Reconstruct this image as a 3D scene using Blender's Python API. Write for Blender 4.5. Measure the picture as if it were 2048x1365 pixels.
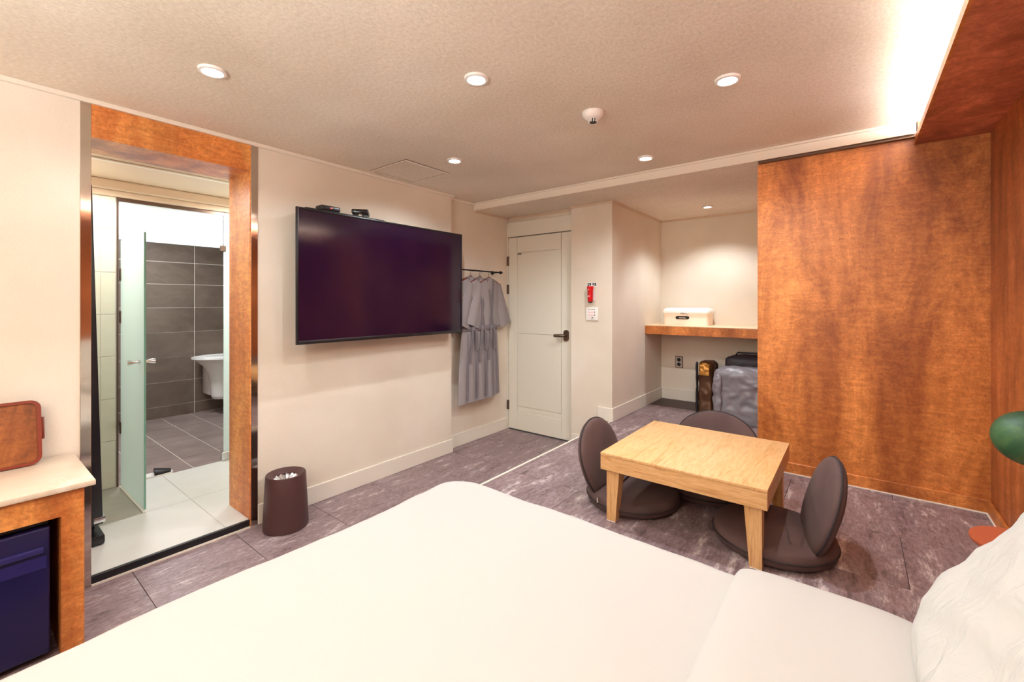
import bpy, bmesh, math, random
from mathutils import Vector, Matrix, noise
random.seed(7)
for o in list(bpy.data.objects):
    bpy.data.objects.remove(o)
S = bpy.context.scene
COL = S.collection
PI = math.pi

# ------------------------------------------------------------------ camera, world, exposure
cam = bpy.data.objects.new('camera', bpy.data.cameras.new('camera'))
COL.objects.link(cam)
cam.location = (0, 0, 1.347)
cam.rotation_euler = (PI / 2, 0, math.radians(38.0))
cam.data.sensor_width = 36
cam.data.lens = 878 / 2048 * 36
cam.data.shift_y = -(682.5 - 605) / 2048
cam.data.clip_start = 0.02
S.camera = cam
S.view_settings.view_transform = 'Standard'
S.view_settings.look = 'None'
S.view_settings.exposure = -0.04
S.view_settings.gamma = 1
S.view_settings.use_curve_mapping = False
S.cycles.use_denoising = True
S.cycles.max_bounces = 10
S.cycles.diffuse_bounces = 6
S.cycles.sample_clamp_indirect = 6
w = bpy.data.worlds.new('world'); S.world = w; w.use_nodes = True
w.node_tree.nodes['Background'].inputs[0].default_value = (1, .9, .8, 1)
w.node_tree.nodes['Background'].inputs[1].default_value = 0.05
CEIL, LOWC, P = 2.31, 2.245, 0.29      # ceiling, dropped ceiling, platform height

DOWNLIGHTS_AND_FILL = [(-2.10, .67), (-1.28, 1.39), (-.433, 2.062), (-2.133, 2.10), (-1.096, 2.843), (-1.95, -.62)]  # last position is an added fill light, unseen behind the camera
WARM = (.88, .97, 1.0)
def light(kind, name, loc, power, color=WARM, **k):
    d = bpy.data.lights.new(name, kind); d.energy = power; d.color = color
    o = bpy.data.objects.new(name, d); COL.objects.link(o); o.location = loc
    rot = k.pop('rot', None)
    if rot: o.rotation_euler = rot
    for a, v in k.items(): setattr(d, a, v)
    return o
DLP = [31, 42, 56, 52, 52, 9]
for (x, y), pw_ in zip(DOWNLIGHTS_AND_FILL, DLP):
    light('SPOT', 'downlight_and_fill_lamp', (x, y, CEIL - .012), pw_, WARM, spot_size=math.radians(158), spot_blend=.55, shadow_soft_size=.016)
light('SPOT', 'downlight_and_fill_lamp', (-1.087, 4.362, LOWC - .012), 56, WARM, spot_size=math.radians(126), spot_blend=.6, shadow_soft_size=.03)
# cove strip above the wood soffit, shining up on the ceiling
light('AREA', 'cove_and_fill_lamp', (.33, 0.95, 2.235), 52, (.92, .98, 1), shape='RECTANGLE', size=.05, size_y=4.4, rot=(0, PI, 0))
# unseen uplight added behind the camera to brighten the ceiling
light('AREA', 'cove_and_fill_lamp', (-.65, -.95, 1.62), 105, (.88, .97, 1), shape='RECTANGLE', size=1.6, size_y=.4, rot=(PI, 0, 0))
# bathroom and its entry
light('AREA', 'bathroom_lamp', (-5.2, 1.1, 2.28), 46, (.93, .97, 1), shape='SQUARE', size=.35)
light('SPOT', 'entry_and_fill_lamp', (-3.62, .55, 2.17), 30, (.96, .99, 1), spot_size=math.radians(172), spot_blend=.3, shadow_soft_size=.05)
light('SPOT', 'entry_and_fill_lamp', (-3.70, 1.55, 2.17), 42, (.96, .99, 1), spot_size=math.radians(172), spot_blend=.3, shadow_soft_size=.05)  # added lamp, unseen, to brighten the open glass door

# ------------------------------------------------------------------ materials
def mat(name, color, rough=.6, metal=0, **k):
    m = bpy.data.materials.new(name); m.use_nodes = True
    b = m.node_tree.nodes['Principled BSDF']
    b.inputs['Base Color'].default_value = (*lin(color), 1)
    b.inputs['Roughness'].default_value = rough
    b.inputs['Metallic'].default_value = metal
    for a, v in k.items():
        b.inputs[a.replace('_', ' ')].default_value = v
    return m
def lin(c):
    return tuple(((v / 255) / 12.92 if v / 255 <= .04045 else ((v / 255 + .055) / 1.055) ** 2.4) for v in c)
def nodes(m): return m.node_tree.nodes, m.node_tree.links, m.node_tree.nodes['Principled BSDF']
def tex(m, scale, stretch=(1, 1, 1), detail=6, rough=.6, dist=0, kind='ShaderNodeTexNoise', perobj=0):
    N, L, b = nodes(m)
    g = N.new('ShaderNodeNewGeometry'); mp = N.new('ShaderNodeMapping')
    L.new(g.outputs['Position'], mp.inputs['Vector'])
    mp.inputs['Scale'].default_value = stretch
    if perobj:
        oi = N.new('ShaderNodeObjectInfo'); mm = N.new('ShaderNodeMath'); mm.operation = 'MULTIPLY'; mm.inputs[1].default_value = perobj
        L.new(oi.outputs['Random'], mm.inputs[0])
        cb = N.new('ShaderNodeCombineXYZ')
        L.new(mm.outputs[0], cb.inputs[0]); L.new(mm.outputs[0], cb.inputs[1])
        L.new(cb.outputs[0], mp.inputs['Location'])
    t = N.new(kind); t.inputs['Scale'].default_value = scale
    L.new(mp.outputs[0], t.inputs['Vector'])
    if kind == 'ShaderNodeTexNoise':
        t.inputs['Detail'].default_value = detail; t.inputs['Roughness'].default_value = rough
        t.inputs['Distortion'].default_value = dist
    return t
def ramp(m, t, stops, out=None):
    N, L, b = nodes(m); r = N.new('ShaderNodeValToRGB')
    el = r.color_ramp.elements
    while len(el) < len(stops): el.new(.5)
    for e, (p, c) in zip(el, stops): e.position = p; e.color = (*lin(c), 1)
    L.new(t.outputs[out or 0], r.inputs[0])
    return r
def mix(m, a, b_, fac, mode='MIX'):
    N, L, b = nodes(m); x = N.new('ShaderNodeMix'); x.data_type = 'RGBA'; x.blend_type = mode
    if isinstance(fac, (int, float)): x.inputs[0].default_value = fac
    else: L.new(fac, x.inputs[0])
    for i, s in ((6, a), (7, b_)):
        if isinstance(s, tuple): x.inputs[i].default_value = (*lin(s), 1)
        else: L.new(s, x.inputs[i])
    return x.outputs[2]
def tobase(m, sock):
    N, L, b = nodes(m); L.new(sock, b.inputs['Base Color'])
def bump(m, t, strength, dist=.002):
    N, L, b = nodes(m); bp = N.new('ShaderNodeBump')
    bp.inputs['Strength'].default_value = strength; bp.inputs['Distance'].default_value = dist
    L.new(t.outputs[0], bp.inputs['Height']); L.new(bp.outputs[0], b.inputs['Normal'])

def wallpaper(name, c1, c2, bs=.5, scale=120, stretch=(1, 1, 3)):
    m = mat(name, c1, .85)
    t = tex(m, scale, stretch, 4, .7); r = ramp(m, t, [(.3, c2), (.7, c1)])
    big = tex(m, 1.3, (1, 1, 1), 3, .5); rb = ramp(m, big, [(.3, (236, 232, 226)), (.7, (255, 255, 255))])
    tobase(m, mix(m, r.outputs[0], rb.outputs[0], 1.0, 'MULTIPLY'))
    bump(m, t, bs, .0015)
    return m
M = {}
M['wall'] = wallpaper('beige_wallpaper', (238, 229, 216), (229, 218, 203))
M['ceil'] = wallpaper('ceiling_paper', (246, 235, 221), (222, 208, 190), 1.0, 55, (1.6, 1, 1))
M['trim'] = mat('white_trim', (236, 226, 212), .45)
M['trimb'] = mat('white_baseboard', (228, 220, 208), .5)
M['door'] = mat('white_door', (226, 221, 207), .4)

def orange_wood(name, c, dark):
    m = mat(name, c, .42)
    a = tex(m, 2.6, (1.3, 1.3, .45), 12, .74, .9)
    r = ramp(m, a, [(.34, dark), (.5, c), (.66, tuple(min(255, int(v * 1.12 + 14)) for v in c))])
    f = tex(m, 42, (1.0, 1.0, 1.0), 8, .8, 1.2)
    rf = ramp(m, f, [(.36, (196, 176, 164)), (.6, (255, 252, 248))])
    bnd = tex(m, 3.4, (1.6, 1.6, .10), 3, .5, .3); rb = ramp(m, bnd, [(.36, (206, 190, 180)), (.56, (255, 255, 255))])
    rip = tex(m, 9, (.6, .6, 2.6), 4, .6, 2.0); rr_ = ramp(m, rip, [(.42, (226, 212, 202)), (.6, (255, 255, 255))])
    c1 = mix(m, r.outputs[0], rf.outputs[0], .8, 'MULTIPLY'); c2 = mix(m, c1, rb.outputs[0], .85, 'MULTIPLY')
    tobase(m, mix(m, c2, rr_.outputs[0], .7, 'MULTIPLY'))
    bump(m, f, .15, .001)
    return m
M['orange'] = orange_wood('orange_veneer', (218, 138, 70), (172, 94, 42))
M['orange_desk'] = orange_wood('orange_desk_veneer', (240, 156, 84), (220, 130, 62))
M['red'] = orange_wood('soffit_veneer_shaded', (216, 132, 102), (176, 98, 72))  # orange veneer made redder: shade on the soffit put into the colour
M['side'] = orange_wood('side_veneer_shaded', (190, 112, 62), (140, 74, 38))  # darker copy of the orange veneer, right wall's shade in the colour

def slate(name, base, light_, dark, perobj=9):
    m = mat(name, base, .42)
    a = tex(m, 5.5, (2.6, .62, 1), 12, .78, .22, perobj=perobj)
    r = ramp(m, a, [(.35, dark), (.46, base), (.54, base), (.68, light_)])
    f = tex(m, 32, (2.2, .8, 1), 7, .85)
    rf = ramp(m, f, [(.38, (158, 146, 148)), (.60, (255, 255, 255))])
    tobase(m, mix(m, r.outputs[0], rf.outputs[0], .8, 'MULTIPLY'))
    bump(m, a, .12, .001)
    return m
M['slate'] = slate('slate_vinyl', (152, 130, 133), (244, 230, 228), (98, 78, 82))
M['grout_d'] = mat('dark_joint', (84, 68, 66), .8)
M['brown_flat'] = mat('dark_brown_laminate', (66, 46, 42), .5)
def tilemat(name, a_, b_, scale=4, rough=.35):
    m = mat(name, a_, rough)
    t = tex(m, scale, (1, .6, 1), 8, .7, .6, perobj=7); r = ramp(m, t, [(.3, b_), (.7, a_)])
    tobase(m, r.outputs[0]); return m
M['cream_tile'] = tilemat('cream_tile', (208, 206, 200), (199, 196, 188), 2)
M['wall_tile'] = tilemat('cream_wall_tile', (232, 226, 206), (222, 214, 192), 2, .18)
M['shaded_tile'] = tilemat('shaded_floor_tile', (176, 170, 154), (160, 154, 138), 3)  # open glass door's shadow put into a darker tile colour
M['dark_tile'] = tilemat('dark_stone_tile', (124, 108, 96), (92, 78, 68), 3.5, .3)
M['bath_tile'] = tilemat('mauve_stone_tile', (150, 132, 126), (116, 100, 96), 4, .35)
M['grout_l'] = mat('pale_joint', (236, 226, 214), .8)
M['white_wall'] = mat('white_bath_wall', (240, 243, 245), .6)

M['steel'] = mat('polished_steel', (206, 196, 186), .08, 1)
M['chrome'] = mat('chrome', (220, 220, 220), .12, 1)
M['bronze'] = mat('bronze_metal', (112, 92, 80), .35, .9)
M['black'] = mat('black_plastic', (22, 18, 22), .35)
M['black_gloss'] = mat('black_gloss', (12, 9, 14), .12)
M['black_metal'] = mat('black_metal', (30, 24, 26), .4, .5)
M['screen'] = mat('tv_screen', (28, 8, 34), .12, 0, Specular_IOR_Level=.6)
M['fridge'] = mat('fridge_navy', (26, 20, 66), .32)
M['fridge2'] = mat('fridge_navy_light', (44, 38, 96), .3)
M['sheet'] = mat('white_cotton', (188, 185, 182), .85)
M['pillow'] = mat('white_pillowcase', (195, 192, 188), .85)
tt = tex(M['pillow'], 5, (1, 2.6, 2.2), 3, .5, 1.5); bump(M['pillow'], tt, .5, .02)
tt = tex(M['sheet'], 2.2, (1, 1, 1), 3, .5, .8); bump(M['sheet'], tt, .12, .01)
M['mattress'] = mat('mattress_ticking', (226, 218, 206), .9)
M['chair'] = mat('brown_mesh_fabric', (92, 72, 70), .88)
tt = tex(M['chair'], 300, (1, 1, 1), 2, .5); bump(M['chair'], tt, .25, .001)
tobase(M['chair'], ramp(M['chair'], tex(M['chair'], 3, (1, 1, 1), 4), [(.3, (74, 54, 53)), (.7, (96, 72, 68))]).outputs[0])
M['chair_seam'] = mat('dark_brown_piping', (46, 34, 36), .8)
M['robe'] = mat('grey_robe_cotton', (146, 138, 140), .92)
M['robe2'] = mat('grey_robe_dark', (116, 108, 112), .92)
M['hanger'] = mat('brown_hanger_wood', (110, 52, 34), .45)
M['bin'] = mat('brown_bin', (74, 46, 46), .42)
M['foil'] = mat('bag_liner', (190, 184, 182), .25, .6)
M['marble'] = mat('cream_marble', (240, 220, 196), .3)
tobase(M['marble'], ramp(M['marble'], tex(M['marble'], 4, (1, .5, 1), 8, .65, 1.5), [(.3, (226, 208, 188)), (.55, (216, 196, 174)), (.62, (232, 218, 202))]).outputs[0])
M['redplastic'] = mat('red_plastic', (200, 10, 20), .3)
M['panel'] = mat('white_plastic', (238, 232, 226), .35)
M['ink'] = mat('dark_print', (40, 40, 44), .6)
M['green_ink'] = mat('green_black_print', (18, 46, 38), .6)
M['pink'] = mat('pink_print', (250, 160, 172), .6)
M['enamel'] = mat('cream_enamel', (250, 232, 214), .35)
M['enamel_lid'] = mat('white_enamel', (250, 248, 244), .3)
M['ceramic'] = mat('white_ceramic', (238, 236, 232), .15)
M['tray'] = orange_wood('tray_wood', (158, 92, 40), (112, 60, 26))
M['tray_rim'] = mat('tray_red_brown', (122, 46, 26), .4)
M['terracotta'] = mat('terracotta', (178, 88, 56), .5)
M['bag_brown'] = mat('bronze_satin', (92, 58, 36), .32, .3)
M['bag_gold'] = mat('gold_satin', (186, 128, 56), .3, .5)
M['bag_gray'] = mat('grey_nylon', (128, 122, 128), .38)
M['bag_black'] = mat('black_canvas', (46, 36, 42), .6)
M['lamp_green'] = mat('dark_green_glass', (40, 84, 52), .5)
tobase(M['lamp_green'], ramp(M['lamp_green'], tex(M['lamp_green'], 9, (1, 1, 1), 6, .7, .6), [(.3, (18, 56, 42)), (.55, (44, 86, 52)), (.75, (84, 116, 64))]).outputs[0])
M['led'] = mat('red_led', (255, 40, 40), .4, 0, Emission_Color=(1, .05, .05, 1), Emission_Strength=4)
M['emit'] = mat('lamp_glow', (255, 255, 255), .4, 0, Emission_Color=(1, .97, .93, 1), Emission_Strength=14)
M['cove'] = mat('cove_glow', (255, 255, 255), .4, 0, Emission_Color=(1, .95, .86, 1), Emission_Strength=20)

def oak(name, axis):
    m = mat(name, (236, 190, 130), .42)
    st = {'x': (.5, 5, 5), 'y': (5, .5, 5), 'z': (5, 5, .5)}[axis]
    t = tex(m, 5, st, 7, .65, 1.6)
    r = ramp(m, t, [(.30, (192, 136, 80)), (.42, (216, 168, 112)), (.58, (226, 182, 130)), (.70, (206, 152, 98))])
    f = tex(m, 40, tuple(v * 1.0 for v in st), 4, .6); rf = ramp(m, f, [(.3, (214, 200, 184)), (.6, (255, 255, 255))])
    tobase(m, mix(m, r.outputs[0], rf.outputs[0], .6, 'MULTIPLY'))
    bump(m, f, .1, .0006)
    return m
M['oak_y'] = oak('oak_top', 'y'); M['oak_x'] = oak('oak_rail', 'x'); M['oak_z'] = oak('oak_leg', 'z')

def frosted(name, c, tr=.6):
    m = bpy.data.materials.new(name); m.use_nodes = True
    N, L = m.node_tree.nodes, m.node_tree.links
    b = N['Principled BSDF']; b.inputs['Base Color'].default_value = (*lin(c), 1); b.inputs['Roughness'].default_value = .25
    t = N.new('ShaderNodeBsdfTranslucent'); t.inputs[0].default_value = (*lin(c), 1)
    x = N.new('ShaderNodeMixShader'); x.inputs[0].default_value = tr
    L.new(b.outputs[0], x.inputs[1]); L.new(t.outputs[0], x.inputs[2]); L.new(x.outputs[0], N['Material Output'].inputs[0])
    return m
M['frost'] = frosted('frosted_glass', (240, 251, 248), .62)
M['frost_top'] = frosted('frosted_glass_white', (240, 248, 250), .4)
M['glass_edge'] = mat('glass_edge_green', (120, 170, 150), .1)

# ------------------------------------------------------------------ mesh helpers (everything in world coordinates)
ORI = {}
def fin(bm, name, m, parent=None, smooth=40, origin=None):
    bmesh.ops.recalc_face_normals(bm, faces=bm.faces)
    if parent is not None: o0 = ORI[parent.name]
    elif origin is not None: o0 = Vector(origin)
    else:
        xs = [v.co for v in bm.verts]
        lo = Vector([min(c[i] for c in xs) for i in range(3)]); hi = Vector([max(c[i] for c in xs) for i in range(3)])
        o0 = Vector(((lo.x + hi.x) / 2, (lo.y + hi.y) / 2, lo.z))
    bmesh.ops.translate(bm, verts=bm.verts, vec=-o0)
    me = bpy.data.meshes.new(name); bm.to_mesh(me); bm.free()
    me.materials.append(m)
    if smooth:
        for p in me.polygons: p.use_smooth = True
        me.set_sharp_from_angle(angle=math.radians(smooth))
    o = bpy.data.objects.new(name, me); COL.objects.link(o)
    if parent is not None: o.parent = parent
    else: o.location = o0
    ORI[o.name] = o0
    return o
def box(bm, x0, x1, y0, y1, z0, z1, bev=0, seg=2, mtx=None):
    r = bmesh.ops.create_cube(bm, size=1)
    vs = r['verts']
    for v in vs:
        v.co = Vector(((x0 + x1) / 2 + v.co.x * (x1 - x0), (y0 + y1) / 2 + v.co.y * (y1 - y0), (z0 + z1) / 2 + v.co.z * (z1 - z0)))
    if mtx: bmesh.ops.transform(bm, matrix=mtx, verts=vs)
    if bev:
        es = {e for v in vs for e in v.link_edges}
        bmesh.ops.bevel(bm, geom=list(es), offset=bev, segments=seg, affect='EDGES', profile=.5)
    return bm
def nb(): return bmesh.new()
def bx(*a, **k): return box(nb(), *a, **k)
def loft(bm, rings, cap0=True, cap1=True, closed=True):
    R = [[bm.verts.new(p) for p in r] for r in rings]
    n = len(R[0])
    for a, b in zip(R, R[1:]):
        for i in range(n if closed else n - 1):
            bm.faces.new((a[i], a[(i + 1) % n], b[(i + 1) % n], b[i]))
    if cap0: bm.faces.new(R[0])
    if cap1: bm.faces.new(R[-1][::-1])
    return bm
def lathe(bm, prof, c, n=32, axis='z', cap0=True, cap1=True, sx=1, sy=1):
    rings = []
    for r, h in prof:
        ring = []
        for i in range(n):
            a = 2 * PI * i / n; u, v = r * sx * math.cos(a), r * sy * math.sin(a)
            p = {'z': (u, v, h), 'y': (u, h, v), 'x': (h, u, v)}[axis]
            ring.append(Vector(p) + Vector(c))
        rings.append(ring)
    return loft(bm, rings, cap0, cap1)
def tube(bm, pts, r, n=8):
    pts = [Vector(p) for p in pts]; rings = []
    up0 = Vector((0, 0, 1)); prev = None
    for i, p in enumerate(pts):
        d = (pts[min(i + 1, len(pts) - 1)] - pts[max(i - 1, 0)]).normalized()
        if prev is None:
            a = d.cross(up0 if abs(d.z) < .9 else Vector((1, 0, 0))).normalized()
        else:
            a = (prev - d * prev.dot(d)).normalized()
        prev = a; b = d.cross(a)
        rr = r[i] if isinstance(r, (list, tuple)) else r
        rings.append([p + a * rr * math.cos(2 * PI * k / n) + b * rr * math.sin(2 * PI * k / n) for k in range(n)])
    return loft(bm, rings)
def pad(bm, outline, t0, t1, mtx, rings=9, pw=2.4, n=48, crown=None):
    """domed cushion: outline(angle) -> (u, v); thickness t0 below and t1 above the rim plane"""
    top = []; bot = []
    c1 = bm.verts.new(mtx @ Vector((*[q * 0 for q in outline(0)], t1))); c0 = bm.verts.new(mtx @ Vector((0, 0, -t0)))
    for k in range(1, rings + 1):
        s = math.sin(k / rings * PI / 2)
        h = (1 - s ** pw) ** (1 / pw) if s < 1 else 0
        a = []; b = []
        for i in range(n):
            u, v = outline(2 * PI * i / n)
            a.append(bm.verts.new(mtx @ Vector((u * s, v * s, t1 * h))))
            if k < rings: b.append(bm.verts.new(mtx @ Vector((u * s, v * s, -t0 * h))))
        top.append(a); bot.append(b if k < rings else a)
    for L_, c in ((top, c1), (bot, c0)):
        for i in range(n): bm.faces.new((c, L_[0][i], L_[0][(i + 1) % n]))
        for a, b in zip(L_, L_[1:]):
            for i in range(n): bm.faces.new((a[i], b[i], b[(i + 1) % n], a[(i + 1) % n]))
    return bm
def slab_poly(bm, pts, z0, z1, mtx=None):
    mtx = mtx or Matrix()
    a = [bm.verts.new(mtx @ Vector((x, y, z0))) for x, y in pts]; b = [bm.verts.new(mtx @ Vector((x, y, z1))) for x, y in pts]
    n = len(a)
    for i in range(n): bm.faces.new((a[i], a[(i + 1) % n], b[(i + 1) % n], b[i]))
    bm.faces.new(a); bm.faces.new(b[::-1]); return bm
def rrect(w_, h_, r, n=6):
    pts = []
    for cx, cy, a0 in ((w_ / 2 - r, h_ / 2 - r, 0), (-w_ / 2 + r, h_ / 2 - r, PI / 2), (-w_ / 2 + r, -h_ / 2 + r, PI), (w_ / 2 - r, -h_ / 2 + r, 1.5 * PI)):
        for i in range(n + 1):
            a = a0 + i / n * PI / 2; pts.append((cx + r * math.cos(a), cy + r * math.sin(a)))
    return pts
def thing(name, label, cat, loc, group=None):
    o = bpy.data.objects.new(name, None); COL.objects.link(o); o.location = loc; o.empty_display_size = .1
    ORI[o.name] = Vector(loc); return tag(o, label, cat, group)
def tag(o, label, cat, group=None):
    o['label'] = label; o['category'] = cat
    if group: o['group'] = group
    return o
def struct(name, bm, m, parent=None, smooth=0):
    o = fin(bm, name, m, parent, smooth)
    if parent is None: o['kind'] = 'structure'
    return o
def trans(p=(0, 0, 0), rz=0, rx=0, ry=0):
    return Matrix.Translation(p) @ Matrix.Rotation(rz, 4, 'Z') @ Matrix.Rotation(ry, 4, 'Y') @ Matrix.Rotation(rx, 4, 'X')

XW, XR = -2.857, -2.93     # tv wall, recessed wall by the door
YB = -1.3
XRT = .535                 # right wall
# ------------------------------------------------------------------ floors with tiles
def tiles(parent, x0, x1, y0, y1, dx, dy, zt, th, m, gap=.0012, stagger=True, ox=0, oy=0):
    j = 0; y = y0 + oy - (dy if oy else 0)
    cache = {}
    while y < y1 - 1e-4:
        x = x0 + ox - (dx if ox else 0) - (dx / 2 if (stagger and j % 2) else 0)
        ya, yb = max(y, y0), min(y + dy, y1)
        while x < x1 - 1e-4:
            xa, xb = max(x, x0), min(x + dx, x1)
            if xb - xa > .012 and yb - ya > .012:
                key = (round(xb - xa, 4), round(yb - ya, 4))
                cx, cy = (xa + xb) / 2, (ya + yb) / 2
                if key not in cache:
                    bm = bx(xa + gap, xb - gap, ya + gap, yb - gap, zt - th, zt, bev=.0008, seg=1)
                    bmesh.ops.translate(bm, verts=bm.verts, vec=(-cx, -cy, -zt))
                    me = bpy.data.meshes.new('tile'); bm.to_mesh(me); bm.free(); me.materials.append(m); cache[key] = me
                o = bpy.data.objects.new('tile', cache[key]); COL.objects.link(o); o.parent = parent
                o.location = Vector((cx, cy, zt)) - ORI[parent.name]
            x += dx
        y += dy; j += 1
fl = struct('floor', bx(XR, -1.70, YB, 3.67, -.10, -.004), M['grout_d'])
tiles(fl, XR if False else XW, -1.70, YB, 2.78, .92, .46, 0, .003, M['slate'], oy=.02)
tiles(fl, XR, -1.70, 2.78, 3.67, .92, .46, 0, .003, M['slate'])
pf = struct('floor_platform', bx(-1.70, XRT, YB, 4.85, -.10, P - .004), M['grout_d'])
tiles(pf, -1.70, XRT, YB, 3.20, .92, .46, P, .003, M['slate'], oy=.25, ox=.02)
tiles(pf, -1.69, -.486, 3.20, 4.47, .92, .46, P, .003, M['slate'], ox=.3)
o = fin(bx(-1.69, -.486, 4.47, 4.85, P - .003, P + .002), 'dark_floor_panel', M['brown_flat'], pf, 0)
struct('trim_step', bx(-1.712, -1.698, YB, 3.6, P - .03, P + .003, bev=.001, seg=1), M['trim'])

# ------------------------------------------------------------------ walls
T = .12
struct('wall_left', bx(XW - .3, XW, YB - T, .374, 0, CEIL), M['wall'])
struct('wall_left_tv', bx(XW - .25, XW, 1.146, 2.772, 0, CEIL), M['wall'])
struct('wall_left_recess', bx(XR - T, XR, 2.772, 3.67 + T, 0, CEIL), M['wall'])
struct('wall_left_above_opening', bx(XW - .25, XW - .005, .374, 1.146, 2.292, CEIL), M['wall'])
struct('wall_door', bx(XR, -2.10, 3.69, 3.69 + T, 2.19, CEIL), M['wall'])
struct('wall_corridor', bx(-2.105, -1.69, 3.6, 3.95, 0, LOWC), M['wall'])
struct('wall_alcove_left', bx(-1.69 - .1, -1.69, 3.95, 4.85, 0, LOWC), M['wall'])
struct('wall_alcove_back', bx(-1.79, -.486, 4.85, 4.95, 0, LOWC), M['wall'])
struct('wall_back', bx(XW, XRT + T, YB - T, YB, 0, CEIL), M['wall'])
wc = struct('wall_closet', bx(-.486, XRT + T, 3.2, 4.95, P - .01, LOWC - .012), M['orange'])
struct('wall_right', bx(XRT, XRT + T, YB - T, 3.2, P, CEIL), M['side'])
struct('wall_behind_door', bx(XR - T, -2.1, 3.76, 3.82, 0, 2.19), M['white_wall'])

# ceilings
cb = bx(XR, XRT + T, YB - T, 3.2, CEIL, CEIL + .1)
struct('ceiling', cb, M['ceil'])
bmb = bx(XR, .255, 3.155, 4.95, LOWC, CEIL + .1)
struct('ceiling_dropped', bmb, M['ceil'])
struct('trim_beam_face', bx(XR, .255, 3.145, 3.157, LOWC - .001, CEIL), M['trim'])
struct('trim_beam_top', bx(XR, .255, 3.13, 3.145, CEIL - .013, CEIL, bev=.002, seg=1), M['trim'])
struct('trim_beam_bottom', bx(XR, .255, 3.139, 3.147, LOWC - .004, LOWC + .006), M['trim'])
struct('trim_closet_track', bx(-.486, .255, 3.165, 3.198, LOWC - .014, LOWC), M['bronze'])
struct('trim_crown_left', bx(XW, XW + .02, YB, 2.80, CEIL - .022, CEIL, bev=.003, seg=1), M['trim'])
struct('trim_crown_recess', bx(XR, XR + .02, 2.772, 3.13, CEIL - .022, CEIL, bev=.003, seg=1), M['trim'])
M['trim_d'] = mat('beige_cornice', (214, 190, 164), .6)
for n_, a in (('trim_cornice_door', (-2.93, -2.105, 3.675, 3.69)), ('trim_cornice_corridor', (-2.115, -1.69, 3.588, 3.6)),
              ('trim_cornice_alcove', (-1.69, -1.678, 3.59, 4.85)), ('trim_cornice_alcove_back', (-1.678, -.486, 4.838, 4.85)),
              ('trim_cornice_recess', (-2.93, -2.915, 3.157, 3.675))):
    struct(n_, bx(*a, LOWC - .018, LOWC, bev=.002, seg=1), M['trim_d'])
# wood soffit with the cove lip
so = struct('trim_soffit', bx(.262, XRT, YB, 3.2, 2.195, 2.212), M['red'])
struct('trim_soffit_lip', bx(.252, .262, YB, 3.2, 2.195, 2.232), M['orange'])
struct('trim_soffit_end', bx(.262, XRT, 3.165, 3.2, 2.212, CEIL), M['red'])
cv = thing('cove_light', 'glowing light strip hidden in the cove above the wood soffit', 'cove light', (.40, .95, 2.212))
fin(bx(.30, .36, -1.2, 3.1, 2.2125, 2.222), 'light_strip', M['cove'], cv, 0)
fin(bx(.29, .37, -1.25, 3.14, 2.212, 2.2124), 'mounting_plate', M['panel'], cv, 0)
# baseboards
def base(name, x0, x1, y0, y1, z, m='trimb', h=.12):
    struct(name, bx(x0, x1, y0, y1, z, z + h, bev=.003, seg=1), M[m])
base('baseboard_left', XW, XW + .012, YB, .374, 0)
base('baseboard_tv_wall', XW, XW + .012, 1.148, 2.784, 0)
base('baseboard_recess', XR, XR + .012, 2.772, 3.64, 0)
base('baseboard_corridor', -2.10, -1.713, 3.588, 3.6, 0)
base('baseboard_corner', -1.83, -1.678, 3.586, 3.598, P)
base('baseboard_alcove', -1.69, -1.678, 3.598, 4.85, P)
base('baseboard_alcove_back', -1.678, -.486, 4.838, 4.85, P)
base('baseboard_closet', -.49, XRT, 3.186, 3.2, P, 'orange', .068)
base('baseboard_right', XRT - .014, XRT, YB, 3.186, P, 'orange', .068)
struct('trim_caulk', bx(-.49, XRT - .014, 3.182, 3.187, P, P + .006), M['trim'])
struct('trim_caulk_right', bx(XRT - .019, XRT - .014, YB, 3.182, P, P + .006), M['trim'])
struct('trim_shelf_wall', bx(-.494, -.486, 3.2, 3.21, P, LOWC - .015), M['orange'])

# ------------------------------------------------------------------ opening to the bathroom: header, reveal, steel strips
HY0, HY1, HZ = .412, 1.104, 2.132
struct('trim_header', bx(XW - .31, XW + .004, HY0, HY1, HZ, 2.288, bev=.001, seg=1), M['orange_desk'])
struct('trim_reveal', bx(XW - .31, XW + .004, HY1 - .0, HY1 + .006, .0, 2.288), M['orange_desk'])
struct('trim_steel_left', bx(XW - .31, XW + .006, .374, HY0, 0, 2.288, bev=.001, seg=1), M['steel'])
struct('trim_steel_right', bx(XW - .02, XW + .006, HY1 + .006, 1.148, 0, 2.288, bev=.001, seg=1), M['steel'])
# entry floor
ZB = .045
vf = struct('floor_entry', bx(-4.1, XW - .012, .30, 2.0, -.05, ZB - .004), M['grout_l'])
struct('trim_threshold', bx(XW - .012, XW + .004, HY0, HY1, 0, ZB - .002, bev=.001, seg=1), M['black'])
struct('trim_threshold_front', bx(XW + .004, XW + .014, HY0, HY1, 0, .008), M['trim'])
def tileset(parent, cells, m, z0, z1, gap=.0015):
    for (xa, xb, ya, yb) in cells:
        fin(bx(xa + gap, xb - gap, ya + gap, yb - gap, z0, z1, bev=.001, seg=1), 'tile', m, parent, 0)
tileset(vf, [(-3.46, XW - .012, .40, .98), (-3.46, XW - .012, .98, 2.0), (-4.1, -3.46, .736, .98), (-4.1, -3.46, .98, 1.6), (-4.1, -3.46, 1.6, 2.0)], M['cream_tile'], ZB - .004, ZB)
tileset(vf, [(-4.1, -3.46, .30, .736)], M['shaded_tile'], ZB - .004, ZB)
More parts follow.
